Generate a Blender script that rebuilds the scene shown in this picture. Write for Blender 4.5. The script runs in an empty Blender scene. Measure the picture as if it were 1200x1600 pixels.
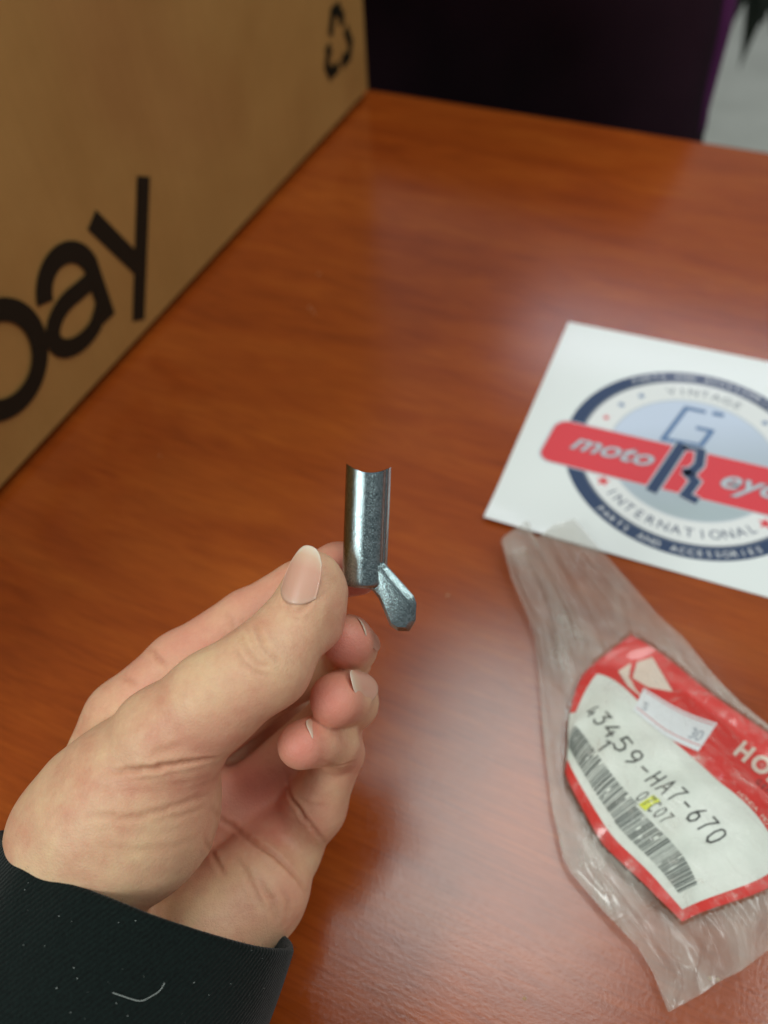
import bpy, bmesh, math, random
import numpy as np
from mathutils import Vector, Matrix, noise
random.seed(7); rng = np.random.default_rng(7)
SC = bpy.context.scene
COL = SC.collection
R_ = math.radians

# ------------------------------------------------------------------ camera
TH, RO, FP, HC = R_(51.5), R_(-4.0), 1225.0, 0.285      # pitch, roll, focal length in photo px, height over the table
cF = np.array([0, math.cos(TH), -math.sin(TH)])
_u = np.array([0, math.sin(TH), math.cos(TH)]); _r = np.array([1.0, 0, 0])
cR = math.cos(RO)*_r + math.sin(RO)*_u
cU = -math.sin(RO)*_r + math.cos(RO)*_u
CP = np.array([0, 0, HC])
camd = bpy.data.cameras.new('camera'); cam = bpy.data.objects.new('camera', camd); COL.objects.link(cam)
cam.matrix_world = Matrix(((cR[0], cU[0], -cF[0], CP[0]), (cR[1], cU[1], -cF[1], CP[1]), (cR[2], cU[2], -cF[2], CP[2]), (0, 0, 0, 1)))
camd.sensor_fit = 'VERTICAL'; camd.sensor_height = 36; camd.lens = FP/1600*36
camd.clip_start = 0.01; camd.clip_end = 50
camd.dof.use_dof = True; camd.dof.focus_distance = 0.201
camd.dof.aperture_fstop = (camd.lens/1000)/0.0035
SC.camera = cam
SC.view_settings.view_transform = 'Standard'; SC.view_settings.look = 'None'
SC.view_settings.gamma = 1; SC.view_settings.exposure = 0.16
SC.cycles.use_denoising = True
SC.cycles.max_bounces = 8; SC.cycles.transparent_max_bounces = 12
SC.cycles.sample_clamp_indirect = 8

# ------------------------------------------------------------------ light
wd = bpy.data.worlds.new('World'); SC.world = wd; wd.use_nodes = True
bg = wd.node_tree.nodes['Background']; bg.inputs[0].default_value = (0.95, 0.97, 1.0, 1); bg.inputs[1].default_value = 0.17
def panel(name, x, y, rot, sx, sy, power, z=1.8, col=(0.93, 1.0, 0.97)):
    l = bpy.data.lights.new(name, 'AREA'); l.shape = 'RECTANGLE'; l.size = sx; l.size_y = sy
    l.energy = power; l.color = col
    o = bpy.data.objects.new(name, l); COL.objects.link(o); o.location = (x, y, z); o.rotation_euler = (0, 0, R_(rot))
panel('ceiling_light', 0.30, 0.64, -24, 0.62, 0.90, 7.4)
panel('ceiling_light', 1.22, 2.26, 66, 0.22, 1.3, 4.2, col=(0.86, 0.86, 1.0))
panel('ceiling_light', -1.75, -1.1, -24, 0.42, 1.5, 44)
panel('ceiling_light', 1.05, -0.05, -24, 0.42, 0.9, 12)

# ------------------------------------------------------------------ helpers
def ray(u, v): return (u-600)/FP*cR - (v-800)/FP*cU + cF
def W(u, v, d):
    """world point (m) seen at photo pixel (u, v) at depth d (mm) from the camera"""
    return CP + ray(u, v)*d/1000
def tab(u, v, z=0.0):
    d = ray(u, v); return CP + d*((z-HC)/d[2])
def obj(name, verts, faces, mat=None, parent=None, smooth=False, uvs=None):
    me = bpy.data.meshes.new(name); me.from_pydata([tuple(map(float, v)) for v in verts], [], [tuple(map(int, f)) for f in faces]); me.update()
    if smooth: me.polygons.foreach_set('use_smooth', [True]*len(me.polygons))
    if mat: me.materials.append(mat)
    o = bpy.data.objects.new(name, me); COL.objects.link(o); o.parent = parent
    return o
def obj_bm(name, bm, mat=None, parent=None, smooth=False):
    me = bpy.data.meshes.new(name); bm.to_mesh(me); bm.free()
    if smooth: me.polygons.foreach_set('use_smooth', [True]*len(me.polygons))
    if mat: me.materials.append(mat)
    o = bpy.data.objects.new(name, me); COL.objects.link(o); o.parent = parent
    return o
def empty(name, label, cat, loc=(0, 0, 0)):
    o = bpy.data.objects.new(name, None); COL.objects.link(o); o['label'] = label; o['category'] = cat
    o.empty_display_size = 0.01
    return o
def lin(r, g, b):
    f = lambda c: c/12.92 if c <= 0.04045 else ((c+0.055)/1.055)**2.4
    return (f(r/255), f(g/255), f(b/255), 1)
class N:
    """tiny node-tree builder"""
    def __init__(s, name):
        s.m = bpy.data.materials.new(name); s.m.use_nodes = True; s.t = s.m.node_tree; s.b = s.t.nodes['Principled BSDF']
    def n(s, typ, **kw):
        x = s.t.nodes.new(typ)
        for k, v in kw.items():
            if k[0] == '_': setattr(x, k[1:], v)
            else: x.inputs[k.replace('__', ' ')].default_value = v
        return x
    def l(s, a, b): s.t.links.new(a, b)
    def coords(s, scale=(1, 1, 1), rot=(0, 0, 0), out='Object'):
        tc = s.n('ShaderNodeTexCoord'); mp = s.n('ShaderNodeMapping'); mp.inputs['Scale'].default_value = scale; mp.inputs['Rotation'].default_value = rot
        s.l(tc.outputs[out], mp.inputs[0]); return mp.outputs[0]
    def noise(s, vec, scale, detail=3, rough=0.5, dist=0):
        x = s.n('ShaderNodeTexNoise'); x.inputs['Scale'].default_value = scale; x.inputs['Detail'].default_value = detail
        x.inputs['Roughness'].default_value = rough; x.inputs['Distortion'].default_value = dist
        if vec is not None: s.l(vec, x.inputs['Vector'])
        return x.outputs[0]
    def ramp(s, fac, stops):
        x = s.n('ShaderNodeValToRGB'); e = x.color_ramp.elements
        while len(e) < len(stops): e.new(0.5)
        for i, (p, c) in enumerate(stops): e[i].position = p; e[i].color = c if len(c) == 4 else (*c, 1)
        s.l(fac, x.inputs[0]); return x.outputs[0]
    def mix(s, fac, a, b, mode='MIX'):
        x = s.n('ShaderNodeMix'); x.data_type = 'RGBA'; x.blend_type = mode
        for i, v in ((0, fac), (6, a), (7, b)):
            if isinstance(v, (int, float)): x.inputs[i].default_value = v
            elif isinstance(v, tuple): x.inputs[i].default_value = v
            else: s.l(v, x.inputs[i])
        return x.outputs[2]
    def bump(s, h, strength, dist, prev=None):
        x = s.n('ShaderNodeBump'); x.inputs['Strength'].default_value = strength; x.inputs['Distance'].default_value = dist
        s.l(h, x.inputs['Height'])
        if prev is not None: s.l(prev, x.inputs['Normal'])
        return x.outputs[0]
    def set(s, **kw):
        for k, v in kw.items():
            i = s.b.inputs[k.replace('__', ' ')]
            if hasattr(v, 'is_linked') or hasattr(v, 'links'): s.l(v, i)
            else: i.default_value = v
        return s.m
def flat(name, col, rough=0.5, spec=0.5, bumpscale=None, bd=0.0001, coat=0.0):
    k = N(name); k.set(Base__Color=col, Roughness=rough)
    k.b.inputs['Specular IOR Level'].default_value = spec; k.b.inputs['Coat Weight'].default_value = coat
    if bumpscale:
        k.set(Normal=k.bump(k.noise(k.coords(), bumpscale, 3), 0.5, bd))
    return k.m

# ------------------------------------------------------------------ the table
b0 = tab(576, 150); b1 = tab(0, 780); e1 = tab(1200, 250)
gd = (e1-b0)/np.linalg.norm(e1-b0); gp = np.array([-gd[1], gd[0], 0])        # along the far edge, and away from the viewer
grain = math.atan2(gd[1], gd[0])
def wood():
    k = N('varnished_cherry_wood')
    v = k.coords(scale=(1, 1, 1), rot=(0, 0, -grain))
    def st(sx, sy):
        mp = k.n('ShaderNodeMapping'); mp.inputs['Scale'].default_value = (sx, sy, 1); k.l(v, mp.inputs[0]); return mp.outputs[0]
    broad = k.noise(st(2.2, 10), 2.2, 4, 0.55, 1.2)
    mid = k.noise(st(5, 26), 3, 4, 0.6, 1.6)
    fine = k.noise(st(22, 420), 2, 3, 0.6, 0.4)
    c1 = k.ramp(broad, [(0.26, lin(136, 58, 20)), (0.50, lin(154, 71, 23)), (0.76, lin(171, 87, 30))])
    c2 = k.ramp(mid, [(0.28, lin(124, 50, 16)), (0.52, lin(154, 69, 21)), (0.74, lin(178, 90, 28))])
    c = k.mix(0.30, c1, c2)
    f = k.ramp(fine, [(0.35, (0.72, 0.68, 0.64)), (0.6, (1.08, 1.08, 1.08))])
    c = k.mix(0.55, c, f, 'MULTIPLY')
    peel = k.noise(k.coords(), 800, 4, 0.75)
    peel2 = k.noise(st(60, 500), 2, 2, 0.5)
    nb = k.bump(peel, 0.55, 0.00008); nb = k.bump(peel2, 0.22, 0.00008, nb)
    k.set(Base__Color=c, Roughness=0.5, Coat__Normal=nb)
    k.b.inputs['Specular IOR Level'].default_value = 0.0
    k.b.inputs['Coat Weight'].default_value = 1.0; k.b.inputs['Coat IOR'].default_value = 1.65
    rr = k.ramp(k.noise(k.coords(), 500, 5, 0.7), [(0.3, (0.08,)*3), (0.7, (0.19,)*3)])
    k.set(Coat__Roughness=rr)
    return k.m
WOOD = wood()
def box_pts(org, ax, ay, az, mat, name, parent=None, bev=0.0):
    bm = bmesh.new(); vs = []
    for i in (0, 1):
        for j in (0, 1):
            for l in (0, 1): vs.append(bm.verts.new(org + ax*i + ay*j + az*l))
    for f in ((0, 1, 3, 2), (4, 6, 7, 5), (0, 4, 5, 1), (2, 3, 7, 6), (0, 2, 6, 4), (1, 5, 7, 3)): bm.faces.new([vs[i] for i in f])
    bmesh.ops.recalc_face_normals(bm, faces=bm.faces)
    if bev: bmesh.ops.bevel(bm, geom=bm.edges[:], offset=bev, segments=3, profile=0.5, affect='EDGES')
    return obj_bm(name, bm, mat, parent)
Z = np.array([0, 0, 1.0])
table = empty('desk', 'reddish brown varnished wooden desk under the hand and the cardboard box', 'desk')
edge = b0 + gp*0.012
top = box_pts(edge - gd*0.75 - gp*1.35 - Z*0.028, gd*2.2, gp*1.35, Z*0.028, WOOD, 'table_top', table, 0.003)
for a_, b_ in ((0.1, 0.08), (2.04, 0.08), (0.1, 1.2), (2.04, 1.2)):
    o = box_pts(edge - gd*0.75 - gp*1.35 + gd*a_ + gp*b_ - Z*0.73, gd*0.06, gp*0.06, Z*0.70, WOOD, 'leg', table, 0.002)

# floor
fk = N('pale_vinyl_floor')
fk.set(Base__Color=fk.ramp(fk.noise(fk.coords(), 6, 6, 0.6), [(0.3, lin(196, 200, 188)), (0.7, lin(214, 218, 206))]), Roughness=0.4)
fl = obj('floor', [(-4, -3, -0.73), (5, -3, -0.73), (5, 6, -0.73), (-4, 6, -0.73)], [(0, 1, 2, 3)], fk.m); fl['kind'] = 'structure'

# ------------------------------------------------------------------ the cardboard box
bd = (b1-b0)/np.linalg.norm(b1-b0); bn = np.array([bd[1], -bd[0], 0]);
if bn @ (CP-b0) < 0: bn = -bn
def cardboard():
    k = N('brown_cardboard')
    v = k.coords(rot=(0, 0, -math.atan2(bd[1], bd[0])))
    def st(sx, sz):
        mp = k.n('ShaderNodeMapping'); mp.inputs['Scale'].default_value = (sx, 1, sz); k.l(v, mp.inputs[0]); return mp.outputs[0]
    flute = k.noise(st(260, 6), 1, 2)
    mott = k.noise(v, 14, 5, 0.6)
    c = k.ramp(mott, [(0.3, lin(172, 127, 68)), (0.7, lin(187, 142, 80))])
    c = k.mix(0.18, c, k.ramp(flute, [(0.35, (0.86,)*3), (0.65, (1.03,)*3)]), 'MULTIPLY')
    sm = k.noise(v, 5, 3, 0.5, 0.8)
    c = k.mix(k.ramp(sm, [(0.55, (0,)*3), (0.75, (0.28,)*3)]), c, lin(150, 84, 48))
    k.set(Base__Color=c, Roughness=0.62, Normal=k.bump(flute, 0.25, 0.0004))
    k.b.inputs['Specular IOR Level'].default_value = 0.3
    return k.m
CARD = cardboard()
cbox = empty('cardboard_box', 'large brown cardboard shipping box with black lettering standing on the desk', 'box')
lean = Z.copy()
L_, D_, H_ = 0.66, 0.40, 0.34
t_ = 0.004
o0 = b0 + Z*0.0045
box_pts(b0 + Z*0.0006 - bn*(D_-0.012) + bd*0.012, bd*(L_-0.024), bn*(D_-0.024), Z*0.0035, CARD, 'bottom_flap', cbox)
# four walls of board, the floor of the box and two top flaps
box_pts(o0 - bn*t_, bd*L_, bn*t_, lean*H_, CARD, 'side_panel', cbox, 0.0012)
box_pts(o0 - bn*D_, bd*L_, bn*t_, lean*H_, CARD, 'side_panel', cbox, 0.0012)
box_pts(o0 - bn*(D_-t_-0.0002), bd*t_, bn*(D_-2*t_-0.0004), lean*H_, CARD, 'end_panel', cbox, 0.0012)
box_pts(o0 - bn*(D_-t_-0.0002) + bd*(L_-t_), bd*t_, bn*(D_-2*t_-0.0004), lean*H_, CARD, 'end_panel', cbox, 0.0012)
box_pts(o0 - bn*D_ + Z*(H_+0.0004), bd*L_, bn*(D_/2-0.0007), Z*t_, CARD, 'flap', cbox, 0.0012)
box_pts(o0 - bn*(D_/2-0.0007) + Z*(H_+0.0004), bd*L_, bn*(D_/2-0.0007), Z*t_, CARD, 'flap', cbox, 0.0012)
ink = flat('black_print_ink', lin(26, 24, 12), 0.55, 0.3)
def facept(X, z, off=0.00025):      # X right-positive mm along the face (0 at the far corner), z up
    return b0 + bd*(-X/1000) + Z*(z/1000) + bn*off
def ribbon(pts, w, closed=False, w2=None):
    """2D stroked polyline -> verts, faces; w is a number or one width per point"""
    P = np.array(pts, float); n = len(P); V = []
    ws = np.full(n, w) if np.isscalar(w) else np.array(w)
    for i in range(n):
        a = P[(i-1) % n] if (closed or i > 0) else P[i]; c = P[(i+1) % n] if (closed or i < n-1) else P[i]
        t1 = P[i]-a; t2 = c-P[i]
        t1 = t1/np.linalg.norm(t1) if np.linalg.norm(t1) > 0 else t2/np.linalg.norm(t2)
        t2 = t2/np.linalg.norm(t2) if np.linalg.norm(t2) > 0 else t1
        t = t1+t2; t /= np.linalg.norm(t); nn = np.array([-t[1], t[0]]); k = 1/max(0.5, nn @ np.array([-t1[1], t1[0]]))
        V += [P[i]+nn*ws[i]/2*k, P[i]-nn*ws[i]/2*k]
    F = [(2*i, 2*i+1, 2*((i+1) % n)+1, 2*((i+1) % n)) for i in range(n if closed else n-1)]
    return V, F
def arc(cx, cy, rx, ry, a0, a1, n=28):
    return [(cx+rx*math.cos(R_(a)), cy+ry*math.sin(R_(a))) for a in np.linspace(a0, a1, n)]
def merge(parts):
    V, F = [], []
    for v, f in parts:
        k = len(V); V += list(v); F += [tuple(i+k for i in q) for q in f]
    return V, F
def face_print(name, strokes, z0=0.0003):
    V, F = [], []
    for i, (v, f) in enumerate(strokes):
        k = len(V); V += [facept(p[0], p[1], z0+0.00006*i) for p in v]; F += [tuple(j+k for j in q) for q in f]
    return obj(name, V, F, ink, cbox)
# letters e, b, a, y
face_print('printed_letter', [ribbon([(-284, 79), (-322, 14)], 11), ribbon([(-329, 80), (-307, 38)], 11)])
face_print('printed_letter', [ribbon(arc(-358, 58.5, 18, 18.5, 165, 12, 20) + [(-341, 50), (-342, 30)], 10.6),
                              ribbon([(-341, 55)] + arc(-361, 44, 19, 12, 75, 300, 26) + [(-343, 40)], 9.8)], 0.0007)
face_print('printed_letter', [ribbon(arc(-411, 57, 23.5, 23, 0, 360, 48)[:-1], 10.6, True), ribbon([(-436, 120), (-436, 36)], 10.6)], 0.0011)
face_print('printed_letter', [ribbon(arc(-478, 54, 22.5, 22.5, -40, -350, 40), 7.8), ribbon([(-500, 54), (-456, 54)], 7)], 0.0015)
# the three arrows of the recycling mark
ctr = np.array([-47, 56.0])
def recyc(k):
    a = [90, -30, 210][k]; rot = R_(a-90)
    base = [(-4, 21), (3, 21), (10, 9)]
    c, s = math.cos(rot), math.sin(rot)
    P = [ctr + np.array([(x*c - y*s)*1.05, (x*s + y*c)*1.05]) for x, y in [(-10.5, 8.5), (-4, 20), (4, 20), (8, 13)]]
    v, f = ribbon(P, 8.0)
    d = (P[3]-P[2])/np.linalg.norm(P[3]-P[2]); nn = np.array([-d[1], d[0]])
    hv = [P[3]+nn*7, P[3]-nn*7, P[3]+d*6.5]
    return merge([(v, f), (hv, [(0, 1, 2)])])
for k in range(3): face_print('recycling_arrow', [recyc(k)], 0.0003 + 0.00005*k)

# ------------------------------------------------------------------ text as flat geometry
def text2d(s, size=1.0, shear=0.0, offset=0.0, spacing=1.0):
    c = bpy.data.curves.new('t', 'FONT'); c.body = s; c.size = size; c.shear = shear; c.offset = offset; c.space_character = spacing
    c.align_x = 'LEFT'; c.resolution_u = 3
    o = bpy.data.objects.new('t', c); COL.objects.link(o)
    bpy.context.view_layer.update()
    me = o.evaluated_get(bpy.context.evaluated_depsgraph_get()).to_mesh()
    V = [(v.co.x, v.co.y) for v in me.vertices]; F = [tuple(p.vertices) for p in me.polygons]
    o.to_mesh_clear(); bpy.data.objects.remove(o); bpy.data.curves.remove(c)
    return np.array(V).reshape(-1, 2), F
def centred(V):
    lo, hi = V.min(0), V.max(0); return V-(lo+hi)/2, (hi-lo)

# ------------------------------------------------------------------ the round-logo card
cc = np.array([0.14933, 0.24647]); ca = R_(-24.5)
cx_ = np.array([math.cos(ca), math.sin(ca)]); cy_ = np.array([-math.sin(ca), math.cos(ca)])
RR = 60.6
def card_h(x, y):   # curl of the lower left corner (mm)
    q = max(0.0, (-(x+83)*0.2 - (y+40))/30.0)
    return 0.6 + 2.4*q*q
def cpt(x, y, off=0.0):
    p = cc + (cx_*x + cy_*y)/1000
    return (p[0], p[1], (card_h(x, y)+off)/1000)
white = N('glossy_white_card')
white.set(Base__Color=lin(238, 243, 240), Roughness=0.32); white.b.inputs['Coat Weight'].default_value = 0.5; white.b.inputs['Coat Roughness'].default_value = 0.12
CW = white.m
card = empty('logo_card', 'glossy white card printed with a round red white and navy motorcycle parts logo', 'card')
nx, ny = 40, 40
V = []; F = []
for lay in (0, -0.3):
    for j in range(ny+1):
        for i in range(nx+1):
            y = -69.4 + 151.4*j/ny
            xl = -83 + 4*j/ny; xr = 81
            V.append(cpt(xl+(xr-xl)*i/nx, y, lay))
m_ = (nx+1)*(ny+1)
for j in range(ny):
    for i in range(nx):
        a = j*(nx+1)+i; F.append((a, a+1, a+nx+2, a+nx+1)); F.append((m_+a, m_+a+nx+1, m_+a+nx+2, m_+a+1))
for i in range(nx): F.append((i+1, i, m_+i, m_+i+1)); a = ny*(nx+1)+i; F.append((a, a+1, m_+a+1, m_+a))
for j in range(ny): a = j*(nx+1); F.append((a, a+nx+1, m_+a+nx+1, m_+a)); a += nx; F.append((a+nx+1, a, m_+a, m_+a+nx+1))
obj('card_sheet', V, F, CW, card)
def cprint(name, V2, F2, mat, lay):
    return obj(name, [cpt(p[0], p[1], 0.06*lay) for p in V2], F2, mat, card)
navy = flat('navy_print', lin(44, 66, 100), 0.35, coat=0.3)
redp = flat('red_print', lin(226, 66, 74), 0.35, coat=0.3)
cream = flat('white_print', lin(236, 238, 236), 0.35, coat=0.3)
greyp = flat('grey_print', lin(120, 128, 138), 0.35, coat=0.3)
silver = flat('silver_print', lin(196, 204, 210), 0.35, coat=0.3)
steel = flat('steel_blue_print', lin(92, 126, 168), 0.35, coat=0.3)
dk = N('silver_gradient_print')
gx = dk.n('ShaderNodeSeparateXYZ'); dk.l(dk.coords(out='Generated'), gx.inputs[0])
dk.set(Base__Color=dk.ramp(gx.outputs[1], [(0.1, lin(176, 190, 194)), (0.45, lin(186, 198, 210)), (0.8, lin(206, 218, 236))]), Roughness=0.35)
def ring(r0, r1, n=120):
    V = [(r*math.cos(2*math.pi*i/n), r*math.sin(2*math.pi*i/n)) for i in range(n) for r in (r0, r1)]
    return V, [(2*i, 2*i+1, 2*((i+1) % n)+1, 2*((i+1) % n)) for i in range(n)]
def disc(r, n=120): return ring(0.001, r, n)
cprint('navy_ring', *ring(RR*0.885, RR), navy, 1)
cprint('rim_line', *ring(RR*0.866, RR*0.885), greyp, 1)
cprint('lettering_ring', *ring(RR*0.655, RR*0.866), cream, 1)
cprint('centre_disc', *disc(RR*0.64), dk.m, 1)
cprint('rim_line', *ring(RR*0.64, RR*0.655), silver, 1)
def arc_text(s, r, a0, a1, size, mat, name, lay, flip=False, offset=0.0):
    n = len(s)
    for i, ch in enumerate(s):
        if ch == ' ': continue
        a = R_(a0+(a1-a0)*i/(n-1)); Vt, Ft = text2d(ch, size, offset=offset); Vt, _ = centred(Vt)
        rot = a - math.pi/2 if not flip else a + math.pi/2
        c, s_ = math.cos(rot), math.sin(rot)
        cprint(name, [(r*math.cos(a)+p[0]*c-p[1]*s_, r*math.sin(a)+p[0]*s_+p[1]*c) for p in Vt], Ft, mat, lay)
arc_text('VINTAGE', RR*0.757, 111, 69, 7.2, greyp, 'printed_letter', 2)
arc_text('INTERNATIONAL', RR*0.765, -133, -49, 7.2, navy, 'printed_letter', 2, True)
arc_text('PARTS AND ACCESSORIES', RR*0.943, -127, -53, 4.6, cream, 'printed_letter', 2, True)
arc_text('PARTS AND ACCESSORIES', RR*0.943, 128, 52, 4.6, cream, 'printed_letter', 2)
def star(x, y, r, mat, rot=0):
    P = [(x+(r if i % 2 == 0 else r*0.42)*math.cos(R_(90+36*i+rot)), y+(r if i % 2 == 0 else r*0.42)*math.sin(R_(90+36*i+rot))) for i in range(10)]
    cprint('star', [(x, y)]+P, [(0, i+1, (i+1) % 10+1) for i in range(10)], mat, 2)
for a in (-142, -40): star(RR*.77*math.cos(R_(a)), RR*.77*math.sin(R_(a)), 3.6, redp)
for a in (163, 147, 131, 17, 33, 49): star(RR*.757*math.cos(R_(a)), RR*.757*math.sin(R_(a)), 2.2, steel if a in (131, 147, 33, 49) else redp)
def rrect(x0, y0, x1, y1, r, sh=0.0, n=6):
    P = []
    for cxx, cyy, a0 in ((x1-r, y1-r, 0), (x0+r, y1-r, 90), (x0+r, y0+r, 180), (x1-r, y0+r, 270)):
        for i in range(n+1):
            a = R_(a0+90*i/n); P.append((cxx+r*math.cos(a)+sh*(cyy+r*math.sin(a)), cyy+r*math.sin(a)))
    return P, [tuple(range(len(P)))]
cprint('banner_edge', *rrect(-67.5, -25.6, 71.5, 5.4, 7, 0.12), silver, 2)
cprint('banner', *rrect(-66.6, -24.8, 70.6, 4.6, 6.4, 0.12), redp, 3)
def word(s, x, y, size, mat, lay, shear=0.3, off=0.0, sy=1.0, name='printed_word', rot=0.0, sp=1.0):
    Vt, Ft = text2d(s, size, shear, off, sp); c, s_ = math.cos(R_(rot)), math.sin(R_(rot))
    cprint(name, [(x+p[0]*c-p[1]*sy*s_, y+p[0]*s_+p[1]*sy*c) for p in Vt], Ft, mat, lay)
for m, l, of in ((greyp, 4, 0.55), (silver, 5, 0.12)):
    word('moto', -57, -13, 17.5, m, l, 0.45, of, 0.92)
    word('eyo', 12.5, -14.5, 19, m, l, 0.45, of, 0.92)
for m, l, g in ((silver, 4, 1.6), (navy, 5, 0)):
    for pts, w in (([(-7.2+1.6, 7), (-16.4+1.6, -28)], 5.2), ([(3.4, 6), (3.6, -4), (1, -9.5), (-3, -11)], 4.4), ([(-2, -10), (3.4, -15), (0.2, -25), (6, -27)], 4.4), ([(-5, 5.4), (5, 5.8)], 2.6)):
        v, f = ribbon(pts, w+g); cprint('letter_stroke', v, f, m, l + 0.1*len(pts))
for pts, w in (([(2.0, 33.0), (-7.5, 33.0), (-15, 7.5), (2.8, 9.0), (6.4, 20.5), (-1, 20.5)], 2.4),):
    v, f = ribbon(pts, w); cprint('letter_stroke', v, f, steel, 3)
v, f = ribbon([(5.2, 33.4), (10.6, 33.4)], 2.8); cprint('letter_stroke', v, f, steel, 3)

# ------------------------------------------------------------------ the parts bag and its label
lc = tab(1075, 1270, 0.006)[:2]; la = tab(1010, 1170)[:2]; lb = tab(1130, 1320)[:2]
lax = (lb-la)/np.linalg.norm(lb-la); lay_ = np.array([-lax[1], lax[0]])
def smst(x): x = np.clip(x, 0, 1); return x*x*(3-2*x)
def H(x, y):
    """height (m) of what lies in the bag"""
    p = np.array([x, y])-lc; a = (p @ lax)/0.050; b = (p @ lay_)/0.030
    q = math.hypot(a, b)
    bul = 0.013*max(0.0, 1-q*q*0.62)**1.1 if q < 1.27 else 0.0
    return 0.0022 + bul
def on(u, v, off=0.0):
    z = 0.005
    for _ in range(12):
        p = tab(u, v, z); z = 0.6*z + 0.4*(H(p[0], p[1])+off)
    return tab(u, v, z)
# label: design coords (a, b) in 'units' -> photo px by least squares
corr = {(0, 0): (986, 992), (0, 22): (908, 1056), (0, 36): (893, 1102), (4, 22): (936, 1054), (12, 38): (930, 1110), (29, 38): (988, 1178), (37, 38): (1018, 1208), (48, 38): (1058, 1236),
        (58, 38): (1090, 1270), (68, 38): (1124, 1304), (76, 22): (1200, 1308), (29, 22): (1036, 1148), (54, 22): (1120, 1224), (55, 0): (1200, 1145), (88, 60): (1066, 1440), (20, 60): (886, 1216),
        (35, 60): (918, 1278), (50, 60): (944, 1322), (62, 60): (984, 1360), (76, 60): (1025, 1400), (12, 52): (889, 1150), (88, 42): (1135, 1412), (88, 28): (1200, 1388), (88, 0): (1345, 1270), (28, 0): (1094, 1070),
        (0, 50): (888, 1150), (0, 60): (887, 1182), (10, 60): (885, 1198)}
def tps(r2): return r2*np.log(r2+1e-9)
KP = np.array(list(corr.keys()), float)/40; KV = np.array(list(corr.values()), float)
_n = len(KP); _K = tps(((KP[:, None]-KP[None])**2).sum(2))+np.eye(_n)*0.02; _P = np.c_[np.ones(_n), KP]
_W = np.linalg.solve(np.block([[_K, _P], [_P.T, np.zeros((3, 3))]]), np.r_[KV, np.zeros((3, 2))])
def lpx(a, b):
    q = np.array([a, b])/40; return tps(((KP-q)**2).sum(1)) @ _W[:_n] + np.array([1, *q]) @ _W[_n:]
def linv(u, v):
    """label coordinates of a photo pixel"""
    x = np.array([40.0, 20.0])
    for _ in range(25):
        f = lpx(*x)-np.array([u, v]); Jm = np.c_[lpx(x[0]+.5, x[1])-lpx(*x), lpx(x[0], x[1]+.5)-lpx(*x)]/0.5
        x = x-0.7*np.linalg.solve(Jm, f)
    return x
def lab(a, b, off=0.0):
    u, v = lpx(a, b)
    wr = 0.0004*math.sin(a*0.33+b*0.12)+0.0006*noise.noise(Vector((a*0.09, b*0.09, 3)))*2
    return on(u, v, -0.0008+wr+off*0.0001)
bag = empty('parts_bag', 'clear wrinkled plastic parts bag with white and red part number label inside', 'plastic bag')
paper = N('crumpled_label_paper')
paper.set(Base__Color=paper.ramp(paper.noise(paper.coords(), 60, 4), [(0.3, lin(222, 228, 216)), (0.7, lin(236, 240, 230))]), Roughness=0.5, Normal=paper.bump(paper.noise(paper.coords(), 130, 4), 0.5, 0.0006))
PAPER = paper.m
label_red = flat('label_red_ink', lin(222, 40, 30), 0.38, bumpscale=160, bd=0.0006, coat=0.5)
label_ink = flat('label_black_ink', lin(44, 48, 46), 0.5)
def patch(a0, b0_, a1, b1_, na, nb, off, mat, name, parent=bag):
    na *= 2; nb *= 2
    V = [lab(a0+(a1-a0)*i/na, b0_+(b1_-b0_)*j/nb, off) for j in range(nb+1) for i in range(na+1)]
    F = [(j*(na+1)+i, j*(na+1)+i+1, (j+1)*(na+1)+i+1, (j+1)*(na+1)+i) for j in range(nb) for i in range(na)]
    return obj(name, V, F, mat, parent, True)
label = patch(0, 0, 88, 60, 60, 44, 0, PAPER, 'paper_label')
patch(0, 0, 88, 60, 30, 22, -2, PAPER, 'label_backing', label)
patch(0, 0, 88, 21, 50, 14, 1.2, label_red, 'red_band', label)
patch(0, 21, 3.4, 40, 4, 10, 1.2, label_red, 'red_border', label)
patch(14, 57, 88, 60, 50, 4, 1.2, label_red, 'red_border', label)
patch(84.5, 21, 88, 57, 3, 20, 1.2, label_red, 'red_border', label)
def lprint(V2, F2, mat, off, name, parent=label): return obj(name, [lab(p[0], p[1], off) for p in V2], F2, mat, parent)
def lword(s, a, b, size, mat, off, rot=0, sx=1, of=0.0, step=None, name='printed_character'):
    """text on the label; b grows downwards; one character at a time when step is given"""
    c, s_ = math.cos(R_(rot)), math.sin(R_(rot))
    for i, ch in enumerate(s if step else [s]):
        if ch == ' ': continue
        Vt, Ft = text2d(ch, size, offset=of)
        if step: Vt, _ = centred(Vt); Vt[:, 0] += i*step/1.0
        Vt = Vt*np.array([sx if not step else 1, 1])
        lprint([(a+p[0]*c+p[1]*s_, b+p[0]*s_-p[1]*c) for p in Vt], [tuple(reversed(f)) for f in Ft], mat, off, name)
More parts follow.
